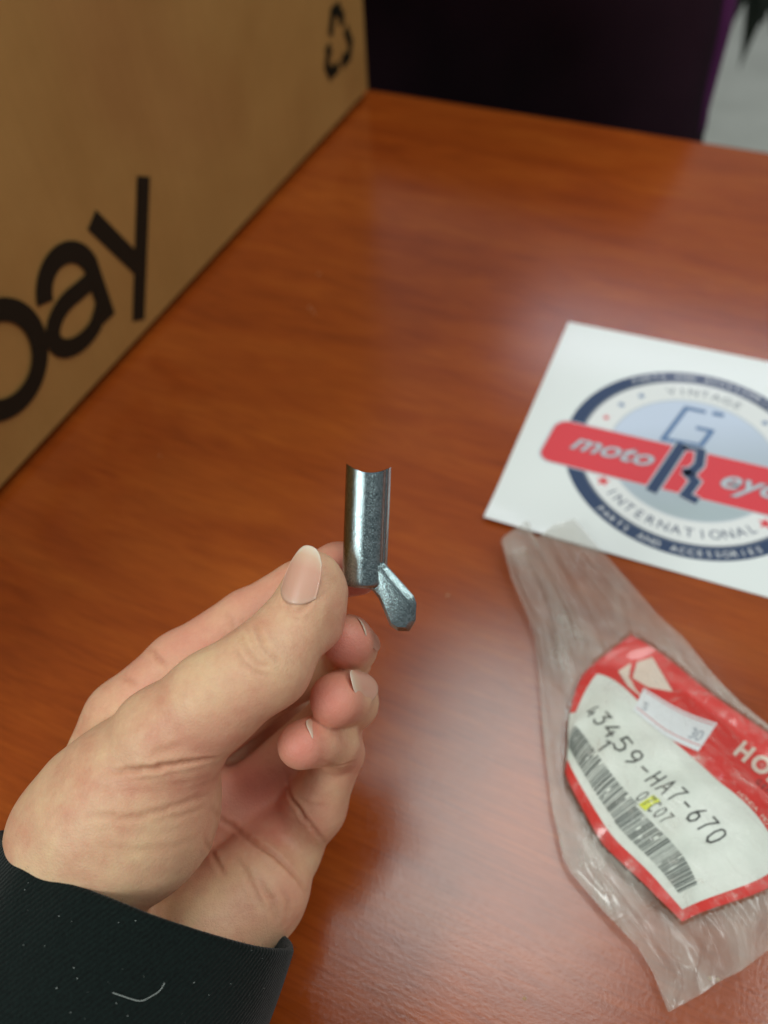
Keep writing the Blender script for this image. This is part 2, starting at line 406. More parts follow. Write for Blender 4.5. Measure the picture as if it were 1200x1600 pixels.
# part number in thin strokes
G = {'4': [[(3, 8), (0, 2.6), (5, 2.6)], [(3.6, 4.6), (3.6, 0)]], '3': [[(0.3, 8), (4.7, 8), (2.3, 5), (4.2, 4.2), (4.6, 2), (3.6, 0.3), (1.5, 0), (0.2, 1.2)]],
     '5': [[(4.6, 8), (0.8, 8), (0.5, 4.6), (3, 5), (4.7, 3.4), (4.4, 1), (2.5, 0), (0.3, 0.8)]],
     '9': [[(4.6, 5.8), (3.6, 7.8), (1.6, 8), (0.3, 6.6), (0.4, 4.6), (2, 3.6), (4, 4.2), (4.7, 5.8), (4.2, 2.6), (2.2, 0)]],
     '-': [[(0.4, 3.8), (4.6, 3.8)]], 'H': [[(0.4, 8), (0.4, 0)], [(4.6, 8), (4.6, 0)], [(0.4, 4), (4.6, 4)]],
     'A': [[(0, 0), (2.5, 8), (5, 0)], [(0.9, 2.8), (4.1, 2.8)]], '7': [[(0.2, 8), (4.7, 8), (2.2, 3.6), (2, 0)]],
     '6': [[(3.4, 8), (1, 4.8), (0.3, 2), (1.6, 0.1), (3.6, 0.2), (4.7, 2), (4, 4), (2, 4.6), (0.6, 3.4)]],
     '0': [[(2.5, 8), (0.8, 7), (0.2, 4), (0.8, 1), (2.5, 0), (4.2, 1), (4.8, 4), (4.2, 7), (2.5, 8)]],
     '1': [[(0.8, 6.4), (2.5, 8), (2.5, 0)]], 'C': [[(4.6, 6.6), (3.2, 8), (1.4, 7.6), (0.3, 5.4), (0.3, 2.6), (1.4, 0.4), (3.2, 0), (4.6, 1.4)]]}
def glyphs(s, a, b, w, hh, step, sw, mat, off):
    for i, ch in enumerate(s):
        for pl in G.get(ch, []):
            pp = []
            for p, q in zip(pl[:-1], pl[1:]):
                m = max(1, int(math.hypot(q[0]-p[0], q[1]-p[1])/1.2)); pp += [(p[0]+(q[0]-p[0])*k/m, p[1]+(q[1]-p[1])*k/m) for k in range(m)]
            v, f = ribbon([(a+i*step+p[0]*w/5, b-p[1]*hh/8) for p in pp+[pl[-1]]], sw)
            lprint(v, f, mat, off, 'printed_character')
glyphs('43459-HA7-670', 9.7, 41.6, 3.1, 6.4, 4.72, 0.6, label_ink, 3.5)
glyphs('1', 22, 46.5, 3.0, 5.0, 4, 0.5, label_ink, 3)
glyphs('07C07', 41.5, 47.0, 1.9, 3.4, 2.9, 0.34, label_ink, 4)
yel = flat('yellow_marker', lin(226, 232, 60), 0.5)
patch(44.2, 43.2, 47.6, 47.6, 2, 2, 2.6, yel, 'marker_dab', label)
# barcode: all bars one joined part
bars = []; a = 9.0
while a < 79:
    w = random.choice([0.25, 0.25, 0.5, 0.75]); g = random.choice([0.25, 0.25, 0.5])
    t0, t1 = (47.5, 54.3) if a < 44 else (48.4, 54.6)
    n = 5
    for j in range(n):
        if random.random() < 0.03: continue
        y0 = t0+(t1-t0)*j/n; y1 = t0+(t1-t0)*(j+1)/n
        bars.append(([(a, y0), (a+w, y0), (a+w, y1), (a, y1)], [(0, 1, 2, 3)]))
    a += w+g
bv, bf = merge(bars)
o = lprint(bv, bf, flat('faded_barcode_ink', lin(82, 90, 86), 0.5), 2.6, 'barcode'); o['kind'] = 'stuff'
# red band: wing emblem, price sticker, maker's letters
wingm = flat('cream_ink', lin(232, 214, 196), 0.45)
lprint([(9, 8), (11, 3), (23, 8), (17, 13.5), (12, 15)], [(0, 1, 2, 3, 4)], wingm, 2.4, 'wing_emblem')
lprint([(8, 9.5), (11, 15.6), (18, 18.6), (13, 19.4), (7.5, 16)], [(0, 1, 2, 3, 4)], wingm, 2.4, 'wing_emblem')
hp = linv(1163, 1174); lword('HONDA', hp[0], hp[1], 7.0, wingm, 3.2, of=0.3, step=6.4)
hp = linv(1186, 1222)
lword('GENUINE PARTS', hp[0], hp[1], 2.4, label_ink, 2.6, step=1.9)
hp = linv(1156, 1240); lword('HONDA MOTOR CO.,LTD.', hp[0], hp[1], 2.2, wingm, 2.6, step=1.6)
# price sticker, slightly skewed over the band edge
stick = flat('sticker_paper', lin(236, 240, 240), 0.4, bumpscale=200, bd=0.0003)
SKC = [linv(*p) for p in ((1006, 1075), (1121, 1130), (1091, 1174), (989, 1110))]
def sk(x, y):   # sticker local (30 x 12) -> label
    s_, t = x/30, y/12; return (1-s_)*(1-t)*SKC[0]+s_*(1-t)*SKC[1]+s_*t*SKC[2]+(1-s_)*t*SKC[3]
V = [lab(*sk(30*i/16, 12*j/8), 3.4) for j in range(9) for i in range(17)]
F = [(j*17+i, j*17+i+1, (j+1)*17+i+1, (j+1)*17+i) for j in range(8) for i in range(16)]
ps = obj('price_sticker', V, F, stick, label, True)
redline = flat('thin_red_line', lin(224, 150, 150), 0.5)
for y in (0.9, 9.6):
    v, f = ribbon([(0.6+2.4*i, y) for i in range(13)], 0.45); obj('printed_line', [lab(*sk(*p), 4.4) for p in v], f, redline, ps)
gi = flat('faint_grey_ink', lin(160, 168, 176), 0.5)
for ch, x in (('S', 2.0), ('3', 22.2), ('0', 25.0)):
    Vt, Ft = text2d(ch, 6.2 if ch != 'S' else 5.0); obj('printed_character', [lab(*sk(x+p[0], 8.3-p[1]), 4.6) for p in Vt], [tuple(reversed(f)) for f in Ft], gi, ps)

# the plastic film itself
def poly_at(P, t):
    P = np.array(P, float); s = np.r_[0, np.cumsum(np.linalg.norm(np.diff(P, axis=0), axis=1))]; s /= s[-1]
    return np.array([np.interp(t, s, P[:, 0]), np.interp(t, s, P[:, 1])])
PL = [(783, 845), (800, 905), (824, 960), (836, 996), (842, 1060), (850, 1160), (862, 1260), (880, 1340), (892, 1364), (940, 1420), (996, 1480), (1020, 1520), (1044, 1582)]
PR = [(897, 810), (958, 880), (1028, 960), (1068, 996), (1120, 1060), (1160, 1100), (1200, 1132), (1290, 1200), (1400, 1350)]
PT = [(783, 845), (790, 836), (824, 812), (829, 838), (842, 838), (866, 820), (897, 810)]
PB = [(1044, 1582), (1092, 1556), (1120, 1536), (1160, 1516), (1196, 1488), (1290, 1430), (1400, 1350)]
def coons(s, t):
    l, r, tp, bt = poly_at(PL, t), poly_at(PR, t), poly_at(PT, s), poly_at(PB, s)
    c00, c10, c01, c11 = map(np.array, (PL[0], PR[0], PL[-1], PR[-1]))
    return (1-s)*l+s*r+(1-t)*tp+t*bt-((1-s)*(1-t)*c00+s*(1-t)*c10+(1-s)*t*c01+s*t*c11)
def film():
    k = N('clear_plastic_film')
    v = k.coords()
    bl = tab(1200, 1500)-tab(845, 835); ba = math.atan2(bl[1], bl[0]); vs = k.coords(rot=(0, 0, -ba)); mq = k.n('ShaderNodeMapping'); mq.inputs['Scale'].default_value = (1.6, 4.2, 1); k.l(vs, mq.inputs[0]); vs = mq.outputs[0]
    n1 = k.noise(vs, 14, 2, 0.4, 1.2); n2 = k.noise(v, 220, 2, 0.5, 0.6)
    rd = k.n('ShaderNodeMath', _operation='ABSOLUTE'); sb = k.n('ShaderNodeMath', _operation='SUBTRACT'); sb.inputs[1].default_value = 0.5; k.l(k.noise(vs, 11, 2, 0.4, 1.4), sb.inputs[0]); k.l(sb.outputs[0], rd.inputs[0])
    rdg = k.ramp(rd.outputs[0], [(0.0, (1,)*3), (0.035, (0,)*3)])
    nb = k.bump(n1, 0.8, 0.002); nb = k.bump(rdg, 0.7, 0.0006, nb); nb = k.bump(n2, 0.25, 0.0003, nb)
    al = k.ramp(k.noise(vs, 9, 4, 0.55, 1.6), [(0.30, (0.11,)*3), (0.50, (0.19,)*3), (0.62, (0.28,)*3), (0.76, (0.60,)*3)])
    al2 = k.ramp(k.noise(v, 75, 5, 0.65, 2.5), [(0.46, (0.04,)*3), (0.60, (0.14,)*3), (0.74, (0.55,)*3)])
    al = k.mix(k.n('ShaderNodeAttribute', _attribute_name='cling').outputs['Fac'], al, al2)
    k.set(Base__Color=lin(222, 218, 206), Roughness=0.14, Normal=nb, Alpha=al)
    k.b.inputs['Specular IOR Level'].default_value = 0.8
    return k.m
FILM = film()
ns, nt = 150, 300
cnear = np.array([[0, 0]])
V = []
for lay in (0, 1):
    for j in range(nt+1):
        for i in range(ns+1):
            s, t = i/ns, j/nt
            u, v = coons(s, t)
            edge_ = min(s, 1-s, t*1.5, (1-t)*1.5); e = float(smst(edge_/0.10))
            if lay == 0:
                q = Vector((s*7.0+t*1.5, t*2.2, 0.3)); q2 = Vector((s*17.0-t*3, t*4.0, 4.0))
                w = (1-abs(noise.noise(q))*2.2)*0.0020 + (1-abs(noise.noise(q2))*2.4)*0.0012
                crease = 0.0016*math.exp(-((s-0.42+0.25*t)/0.03)**2)*max(0, 1-t*3.2) + 0.0012*math.exp(-((t-0.80-0.03*s)/0.006)**2)
                mouth = 0.006*max(0, 1-t*5)*(0.5+0.5*math.cos(s*7))
                V.append(on(u, v, 0.0016 + e*(w+0.0012)+crease+mouth+0.0006))
            else:
                p = on(u, v, 0.0); pz = 0.0009 if t > 0.25 else 0.0022
                q_ = tab(u, v, pz) if edge_ > 0.004 else V[j*(ns+1)+i]
                V.append(q_)
F = []
for lay in (0, 1):
    k0 = lay*(ns+1)*(nt+1)
    for j in range(nt):
        for i in range(ns):
            a = k0+j*(ns+1)+i; F.append((a, a+1, a+ns+2, a+ns+1) if lay == 0 else (a, a+ns+1, a+ns+2, a+1))
fo = obj('plastic_film', V, F, FILM, bag, True)
LP = np.array([lpx(a, b) for b in np.linspace(1, 59, 30) for a in np.linspace(1, 87, 44)])
VA = np.array(V); dd_ = VA-CP; w_ = dd_ @ cF; U_ = np.c_[600+FP*(dd_ @ cR)/w_, 800-FP*(dd_ @ cU)/w_]
cl = np.array([1.0 if np.min(np.abs(LP-u).sum(1)) < 13 else 0.0 for u in U_])
fo.data.attributes.new('cling', 'FLOAT', 'POINT').data.foreach_set('value', cl.astype(np.float32))

# ------------------------------------------------------------------ the metal lever pin
def Wv(p): return CP + (cR*p[0] + cU*p[1] - cF*p[2])/1000       # p in mm: right, up, depth (negative away)
def cs(u, v, d): return np.array([(u-600)/FP*d, -(v-800)/FP*d, -float(d)])
def Wc(p): return CP + (cR*p[0] + cU*p[1] + cF*(-p[2]))/1000     # p = cs() coordinates (z = -depth)
mt = N('zinc_plated_steel')
sp = mt.noise(mt.coords(), 2900, 3, 0.75); sp2 = mt.noise(mt.coords(), 900, 4, 0.6)
mt.set(Base__Color=mt.mix(0.5, mt.ramp(sp, [(0.36, lin(70, 88, 90)), (0.58, lin(196, 216, 218))]), mt.ramp(sp2, [(0.3, lin(120, 138, 140)), (0.7, lin(180, 198, 200))])),
       Metallic=1.0, Roughness=mt.ramp(sp2, [(0.3, (0.17,)*3), (0.7, (0.21,)*3)]), Normal=mt.bump(sp, 0.75, 0.0001))
METAL = mt.m
mp = empty('lever_pin', 'small zinc plated steel pin with notched end and bent lever, held in the fingers', 'metal part')
pt_, pb_ = cs(576, 727, 206.5), cs(569, 917, 207.5)
ax = (pt_-pb_); LEN = np.linalg.norm(ax); ax /= LEN
rx = np.array([1, 0, 0]) - ax*ax[0]; rx /= np.linalg.norm(rx); rz = np.cross(rx, ax)   # rz points to the camera
RAD = 5.95
bm = bmesh.new(); n = 96; rings = []
prof = [(0.0, -3.6), (0.10, -2.0), (0.32, -0.9), (0.7, -0.35), (1.3, -0.08), (2.0, 0)] + [(2+(LEN-2.0)*k/24, 0) for k in range(1, 25)]
for k, (h_, dr) in enumerate(prof):
    rg = []
    for i in range(n):
        a = 2*math.pi*i/n; r = RAD+dr
        ad = math.degrees(a); ad = ad-360 if ad > 180 else ad        # 0 = right, 90 = towards the camera
        if dr > -0.4: r -= 0.22*math.exp(-((ad-38)/4.5)**2) - 0.10*math.exp(-((ad-27)/6)**2)
        x, z = r*math.cos(a), r*math.sin(a); hh = h_
        f = h_/LEN; sag = 2.05*(1-min(1, (x/RAD)**2)) + 0.25*(x/RAD)
        hh = h_ - sag*max(0, f-0.5)/0.5
        rg.append(bm.verts.new(Wc(pb_+ax*hh+rx*x+rz*z)))
    rings.append(rg)
for k in range(len(rings)-1):
    for i in range(n): bm.faces.new((rings[k][i], rings[k][(i+1) % n], rings[k+1][(i+1) % n], rings[k+1][i]))
bm.faces.new(list(reversed(rings[0])))
# saddle-shaped top: strips across
for fr in (0.93, 0.8, 0.6, 0.4, 0.2, 0.02):
    rg = []
    for i in range(n):
        a = 2*math.pi*i/n; x, z = RAD*fr*math.cos(a), RAD*fr*math.sin(a)
        sag = 2.05*(1-(x/RAD)**2) + 0.25*(x/RAD) - (0.12 if fr > 0.9 else 0.12)
        rg.append(bm.verts.new(Wc(pb_+ax*(LEN-sag)+rx*x+rz*z)))
    for i in range(n): bm.faces.new((rings[-1][i], rings[-1][(i+1) % n], rg[(i+1) % n], rg[i]))
    rings.append(rg)
bmesh.ops.recalc_face_normals(bm, faces=bm.faces)
barrel = obj_bm('barrel', bm, METAL, mp, True)
for p in barrel.data.polygons:
    pass
barrel.data.set_sharp_from_angle(angle=R_(38))
def lever_mesh(name, px, ins, dd, d0, d1, tilt, mat, parent):
    """bevelled plate: px outline (photo px), ins = inset of each edge's bevel (mm), dd = bevel drop (mm)"""
    n = len(px); q0 = [cs(u, v, d0) for u, v in px]; P = np.array([[q[0], q[1]] for q in q0])
    area = sum(P[i][0]*P[(i+1) % n][1]-P[(i+1) % n][0]*P[i][1] for i in range(n)); sg = 1 if area > 0 else -1
    lines = []
    for i in range(n):
        d = P[(i+1) % n]-P[i]; d /= np.linalg.norm(d); nn = np.array([-d[1], d[0]])*sg
        lines.append((P[i]+nn*ins[i], d))
    I = []
    for i in range(n):
        (p, d), (q, e) = lines[i-1], lines[i]; M = np.array([[d[0], -e[0]], [d[1], -e[1]]])
        I.append(p+d*np.linalg.solve(M, q-p)[0] if abs(np.linalg.det(M)) > 0.08 else (p+q)/2)
    bm = bmesh.new(); L = []
    c_ = P.mean(0)
    def z(p, t): return -(d0+t)+tilt[0]*(p[0]-c_[0])+tilt[1]*(p[1]-c_[1])
    for ring_, t in ((I, 0), (P, dd), (P, d1-d0-dd), (I, d1-d0)):
        L.append([bm.verts.new(Vector((*p, z(p, t)))) for p in ring_])
    bm.faces.new(L[0]); bm.faces.new(list(reversed(L[3])))
    for a, b in ((0, 1), (1, 2), (2, 3)):
        for i in range(n): bm.faces.new((L[a][(i+1) % n], L[a][i], L[b][i], L[b][(i+1) % n]))
    bmesh.ops.recalc_face_normals(bm, faces=bm.faces)
    bmesh.ops.bevel(bm, geom=bm.edges[:], offset=0.14, segments=2, profile=0.5, affect='EDGES')
    for v in bm.verts: v.co = Vector(Wc(np.array(v.co)))
    bmesh.ops.recalc_face_normals(bm, faces=bm.faces)
    return obj_bm(name, bm, mat, parent, True)
lever_mesh('lever', [(577, 888), (586, 881), (600, 879), (606, 886), (631, 914), (647, 932), (651, 943), (650, 970), (640, 988), (622, 988), (609, 979), (599, 954), (591, 935), (582, 924), (572, 918)],
           [0.6, 1.0, 1.0, 1.7, 1.9, 1.9, 1.9, 1.6, 1.2, 0.8, 0.6, 0.6, 0.6, 0.6, 0.5], 0.95, 203.0, 211.0, (0.17, 0.15), METAL, mp)

# ------------------------------------------------------------------ the hand
XMIN, XMAX, YMIN, YMAX, ZMIN, ZMAX = -122, 4, -158, 0, -288, -164
VX = 0.6
gx_, gy_, gz_ = [np.arange(a, b, VX, dtype=np.float32) for a, b in ((XMIN, XMAX), (YMIN, YMAX), (ZMIN, ZMAX))]
def smin(a, b, k):
    h = np.maximum(k-np.abs(a-b), 0)/k
    return np.minimum(a, b)-h*h*k*0.25
def cap_sd(X, Y, Zc, a, b, ra, rb):
    d = b-a; L2 = float(d @ d)
    px, py, pz = X-a[0], Y-a[1], Zc-a[2]
    t = np.clip((px*d[0]+py*d[1]+pz*d[2])/L2, 0, 1) if L2 > 1e-6 else px*0
    return np.sqrt((px-t*d[0])**2+(py-t*d[1])**2+(pz-t*d[2])**2)-(ra+(rb-ra)*t)
def add(field, a, b, ra, rb, k, sub=False):
    """smooth-union a tapered capsule into the field, touching only its neighbourhood"""
    m = max(ra, rb)+k+1.5
    lo = np.minimum(a, b)-m; hi = np.maximum(a, b)+m
    ix = slice(max(0, int((lo[0]-XMIN)/VX)), max(1, int((hi[0]-XMIN)/VX)+1))
    iy = slice(max(0, int((lo[1]-YMIN)/VX)), max(1, int((hi[1]-YMIN)/VX)+1))
    iz = slice(max(0, int((lo[2]-ZMIN)/VX)), max(1, int((hi[2]-ZMIN)/VX)+1))
    X, Y, Zc = np.meshgrid(gx_[ix], gy_[iy], gz_[iz], indexing='ij', sparse=True)
    sd = cap_sd(X, Y, Zc, a, b, ra, rb).astype(np.float32)
    field[ix, iy, iz] = smin(field[ix, iy, iz], sd, k)
def chain(field, pts, k):
    for (p, r), (q, s) in zip(pts[:-1], pts[1:]): add(field, p, q, r, s, k)
def J(u, v, d, r): return (cs(u, v, d), r)
field = np.full((len(gx_), len(gy_), len(gz_)), 12.0, dtype=np.float32)
# palm, heel of the hand and wrist
wr = J(120, 1420, 214, 19)
chain(field, [J(60, 1600, 203, 16), J(110, 1420, 211, 18), J(150, 1310, 206, 20.5)], 5)
chain(field, [J(260, 1600, 210, 15), J(335, 1450, 222, 15), J(400, 1388, 229, 14.5), J(432, 1335, 237, 11.5)], 6)
add(field, cs(170, 1500, 222), cs(330, 1420, 232), 16, 13, 8)
add(field, cs(100, 1330, 226), cs(190, 1122, 224), 12.5, 10.2, 6)       # index metacarpal
add(field, cs(140, 1360, 232), cs(262, 1190, 242), 12, 11, 7)           # middle metacarpal
add(field, cs(200, 1400, 236), cs(350, 1275, 250), 12, 11, 7)           # ring metacarpal
add(field, cs(262, 1190, 242), cs(350, 1275, 250), 10, 10, 7)
add(field, cs(350, 1275, 250), cs(445, 1318, 243), 10, 10, 7)
# thumb: thenar mass, proximal and distal segments
chain(field, [J(150, 1310, 205, 20.5), J(205, 1262, 203, 21.5), J(262, 1160, 196, 14.5)], 7)
chain(field, [J(262, 1158, 196, 13.6), J(332, 1096, 193, 11.9), J(418, 1036, 194, 11.3)], 3)
chain(field, [J(418, 1036, 194, 11.2), J(452, 990, 196.5, 9.2), J(480, 945, 198, 8.2), J(490, 905, 199.5, 7.3)], 2)
add(field, cs(505, 925, 201.5), cs(492, 975, 201), 6.4, 7.4, 3)         # pad
# index finger
chain(field, [J(190, 1122, 224, 10.4), J(280, 1040, 225, 9.3), J(388, 968, 228, 8.9)], 3)
chain(field, [J(388, 968, 228, 8.8), J(470, 920, 226, 8.1), J(530, 890, 222, 7.6), J(556, 890, 219.5, 7.2)], 2)
# middle, ring, little fingers: proximal, middle and end segments
chain(field, [J(262, 1190, 242, 10), J(450, 1062, 258, 8.8)], 4)
chain(field, [J(450, 1062, 258, 8.8), J(538, 1030, 240, 8.0)], 1.5)
chain(field, [J(538, 1030, 240, 8.0), J(548, 1010, 224, 7.5), J(543, 1000, 213, 7.1)], 1.5)
add(field, cs(290, 1222, 258), cs(452, 1108, 272), 10.5, 10.5, 3)
chain(field, [J(350, 1275, 250, 9.6), J(488, 1152, 246, 8.6)], 4)
chain(field, [J(488, 1152, 246, 8.5), J(548, 1098, 228, 8.0)], 1.2)
chain(field, [J(548, 1098, 228, 8.0), J(538, 1090, 216, 7.6), J(525, 1093, 208.5, 7.15)], 1.2)
chain(field, [J(440, 1325, 241, 10.2), J(492, 1262, 236, 8.7), J(531, 1178, 231, 7.2)], 4)
chain(field, [J(531, 1176, 231, 7.1), J(522, 1160, 219, 6.9)], 1.0)
chain(field, [J(522, 1160, 219, 6.9), J(492, 1158, 210, 6.6), J(472, 1163, 205.5, 6.35)], 1.0)

def surface_nets(F3):
    """naive surface nets: verts (grid units) and quads of the zero level"""
    s = F3 < 0
    nx, ny, nz = F3.shape
    idx = np.full((nx-1, ny-1, nz-1), -1, np.int64)
    c = sum(s[i:nx-1+i, j:ny-1+j, k:nz-1+k].astype(np.int8) for i in (0, 1) for j in (0, 1) for k in (0, 1))
    act = (c > 0) & (c < 8); ii = np.argwhere(act); idx[act] = np.arange(len(ii))
    acc = np.zeros((len(ii), 3)); cnt = np.zeros(len(ii))
    cor = [(i, j, k) for i in (0, 1) for j in (0, 1) for k in (0, 1)]
    val = {q: F3[ii[:, 0]+q[0], ii[:, 1]+q[1], ii[:, 2]+q[2]] for q in cor}
    for a in cor:
        for d in range(3):
            if a[d] == 0:
                b = list(a); b[d] = 1; b = tuple(b); va, vb = val[a], val[b]
                x = (va < 0) != (vb < 0); t = np.where(x, va/np.where(x, va-vb, 1), 0)
                p = np.tile(np.array(a, float), (len(ii), 1)); p[:, d] += t
                acc += p*x[:, None]; cnt += x
    V = ii+acc/cnt[:, None]
    Q = []
    for d in range(3):
        e1_, e2_ = [(1, 2), (2, 0), (0, 1)][d]
        sl0 = [slice(None)]*3; sl1 = [slice(None)]*3; sl0[d] = slice(0, -1); sl1[d] = slice(1, None)
        a, b = s[tuple(sl0)], s[tuple(sl1)]
        for flip, m in ((0, a & ~b), (1, ~a & b)):
            e = np.argwhere(m); e = e[(e[:, e1_] > 0) & (e[:, e2_] > 0) & (e[:, e1_] < F3.shape[e1_]-1) & (e[:, e2_] < F3.shape[e2_]-1)]
            def g(o1, o2):
                q = e.copy(); q[:, e1_] -= o1; q[:, e2_] -= o2; return idx[q[:, 0], q[:, 1], q[:, 2]]
            q = np.stack([g(1, 1), g(0, 1), g(0, 0), g(1, 0)], 1)
            Q.append(q if not flip else q[:, ::-1])
    return V, np.concatenate(Q)
HV, HQ = surface_nets(field)
HV = HV*VX+np.array([XMIN, YMIN, ZMIN])
HV = HV.astype(np.float64)
E_ = np.unique(np.sort(np.concatenate([HQ[:, [0, 1]], HQ[:, [1, 2]], HQ[:, [2, 3]], HQ[:, [3, 0]]]), axis=1), axis=0)
deg = np.bincount(E_.ravel(), minlength=len(HV))[:, None]
def lap(P):
    S = np.zeros_like(P)
    for k in range(P.shape[1]):
        S[:, k] = np.bincount(E_[:, 0], P[E_[:, 1], k], len(P))+np.bincount(E_[:, 1], P[E_[:, 0], k], len(P))
    return S/np.maximum(deg, 1)-P
for _ in range(6): HV += 0.5*lap(HV)
def vnormals(P):
    a, b, c, d = (P[HQ[:, k]] for k in range(4)); fn = np.cross(c-a, d-b); Nn = np.zeros_like(P)
    for k in range(4):
        for j in range(3): Nn[:, j] += np.bincount(HQ[:, k], fn[:, j], len(P))
    return Nn/np.maximum(np.linalg.norm(Nn, axis=1, keepdims=True), 1e-9)
HN = vnormals(HV)
if (HN*(HV-HV.mean(0))).sum() < 0: HN = -HN; HQ = HQ[:, ::-1]
HU = np.c_[600+FP*HV[:, 0]/-HV[:, 2], 800-FP*HV[:, 1]/-HV[:, 2]]
def hit(u, v, rad=3.0):
    m = np.hypot(HU[:, 0]-u, HU[:, 1]-v) < rad
    if not m.any(): return None
    i = np.where(m)[0]; return HV[i[np.argmax(HV[i, 2])]]
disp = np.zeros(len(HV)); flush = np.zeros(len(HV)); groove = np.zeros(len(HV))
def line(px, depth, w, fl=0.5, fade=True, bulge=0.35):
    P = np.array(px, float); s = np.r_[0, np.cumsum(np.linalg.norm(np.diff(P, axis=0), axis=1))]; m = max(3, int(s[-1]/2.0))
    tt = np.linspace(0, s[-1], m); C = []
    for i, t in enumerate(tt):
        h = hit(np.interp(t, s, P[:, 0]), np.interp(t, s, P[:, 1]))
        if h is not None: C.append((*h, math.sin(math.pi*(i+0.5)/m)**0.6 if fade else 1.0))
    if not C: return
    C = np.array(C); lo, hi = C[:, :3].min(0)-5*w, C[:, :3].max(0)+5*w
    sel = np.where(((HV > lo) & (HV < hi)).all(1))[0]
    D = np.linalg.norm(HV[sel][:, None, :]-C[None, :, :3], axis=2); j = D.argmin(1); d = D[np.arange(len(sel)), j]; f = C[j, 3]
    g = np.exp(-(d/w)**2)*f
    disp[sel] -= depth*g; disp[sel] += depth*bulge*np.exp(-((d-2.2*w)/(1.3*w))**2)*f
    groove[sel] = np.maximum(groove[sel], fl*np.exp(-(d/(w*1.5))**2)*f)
# thenar folds
line([(345, 1186), (310, 1190), (270, 1196), (225, 1203), (170, 1204)], 0.85, 0.55, 1.0)
line([(335, 1240), (300, 1252), (255, 1268), (200, 1278), (130, 1272)], 0.32, 0.7, 0.5)
line([(325, 1262), (285, 1276), (235, 1284)], 0.18, 0.7, 0.3)
line([(315, 1310), (270, 1325), (210, 1330), (150, 1326)], 0.15, 0.9, 0.25)
line([(290, 1165), (260, 1172), (235, 1178)], 0.25, 0.8, 0.35)
line([(300, 1225), (255, 1236), (200, 1236), (140, 1228)], 0.10, 0.7, 0.15)
line([(310, 1290), (255, 1304), (190, 1304)], 0.08, 0.7, 0.1)
line([(330, 1215), (290, 1226), (240, 1226)], 0.10, 0.6, 0.1)
# thumb joint folds
line([(398, 968), (404, 990), (412, 1008), (428, 1026), (440, 1034)], 0.52, 0.55, 0.55)
line([(372, 990), (384, 1014), (400, 1032), (420, 1042)], 0.5, 0.55, 0.55)
line([(362, 1010), (376, 1034), (400, 1052), (420, 1058)], 0.35, 0.5, 0.35)
line([(385, 980), (392, 1000), (404, 1020), (424, 1034)], 0.25, 0.45, 0.3)
line([(440, 945), (452, 958), (470, 968)], 0.16, 0.5, 0.2)
line([(378, 965), (388, 985)], 0.2, 0.4, 0.2)
line([(439, 918), (444, 938), (456, 952), (470, 954), (480, 944), (490, 920), (498, 892)], 0.30, 0.5, 0.35, bulge=0.8)
# index folds seen behind the thumb
line([(228, 1010), (244, 1024), (264, 1042)], 0.5, 0.6, 0.7)
line([(186, 1052), (198, 1060), (212, 1068)], 0.4, 0.6, 0.6)
line([(350, 955), (362, 970), (366, 984)], 0.3, 0.6, 0.4)
# palm lines
line([(332, 1262), (352, 1284), (392, 1310), (430, 1334), (462, 1366), (484, 1398)], 0.85, 0.7, 0.9)
line([(322, 1310), (336, 1345), (352, 1368)], 0.55, 0.6, 0.5)
line([(365, 1336), (385, 1362), (402, 1396), (412, 1420)], 0.45, 0.7, 0.35)
line([(398, 1366), (424, 1402), (432, 1440)], 0.40, 0.8, 0.3)
line([(440, 1386), (452, 1412), (450, 1446)], 0.4, 0.7, 0.3)
line([(446, 1204), (450, 1240), (476, 1280), (512, 1322)], 0.7, 0.55, 0.8)
line([(452, 1236), (480, 1256), (520, 1262)], 0.2, 0.5, 0.2)
line([(500, 1188), (530, 1200), (560, 1190)], 0.3, 0.5, 0.4)
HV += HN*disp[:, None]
for _ in range(1): HV += 0.3*lap(HV)
# low lumps of flesh and bone
tmp = np.array([noise.noise(Vector(p)*0.09) for p in HV]); HV += HN*(0.35*tmp)[:, None]
HN = vnormals(HV)
if (HN*(HV-HV.mean(0))).sum() < 0: HN = -HN
# redness of fingertips, knuckles and palm
for u, v, d, r, a in ((545, 1010, 207, 11, .9), (525, 1095, 203, 11, .85), (468, 1168, 200, 10, .85), (520, 935, 196, 6, .25), (300, 1010, 225, 16, .6), (400, 930, 222, 12, .5), (230, 1050, 218, 12, .4), (400, 1240, 238, 17, .8),
                      (345, 1290, 232, 14, .5), (535, 1180, 226, 12, .4), (490, 1270, 226, 13, .3), (450, 1390, 218, 12, .3), (320, 1150, 184, 9, .4), (330, 1240, 190, 12, .35), (400, 1100, 184, 9, .25), (560, 900, 215, 14, .9)):
    c = cs(u, v, d); flush = np.maximum(flush, a*np.exp(-(np.linalg.norm(HV-c, axis=1)/r)**2))
me = bpy.data.meshes.new('hand')
WV = CP + (HV[:, :1]*cR + HV[:, 1:2]*cU - HV[:, 2:3]*cF)/1000
me.vertices.add(len(WV)); me.vertices.foreach_set('co', WV.ravel())
me.loops.add(len(HQ)*4); me.loops.foreach_set('vertex_index', HQ.ravel().astype(np.int32))
me.polygons.add(len(HQ)); me.polygons.foreach_set('loop_start', np.arange(0, len(HQ)*4, 4, dtype=np.int32)); me.polygons.foreach_set('use_smooth', np.ones(len(HQ), bool))
me.update(calc_edges=True); me.validate()
for nm, arr in (('flush', flush), ('groove', groove)):
    at_ = me.attributes.new(nm, 'FLOAT', 'POINT'); at_.data.foreach_set('value', arr.astype(np.float32))
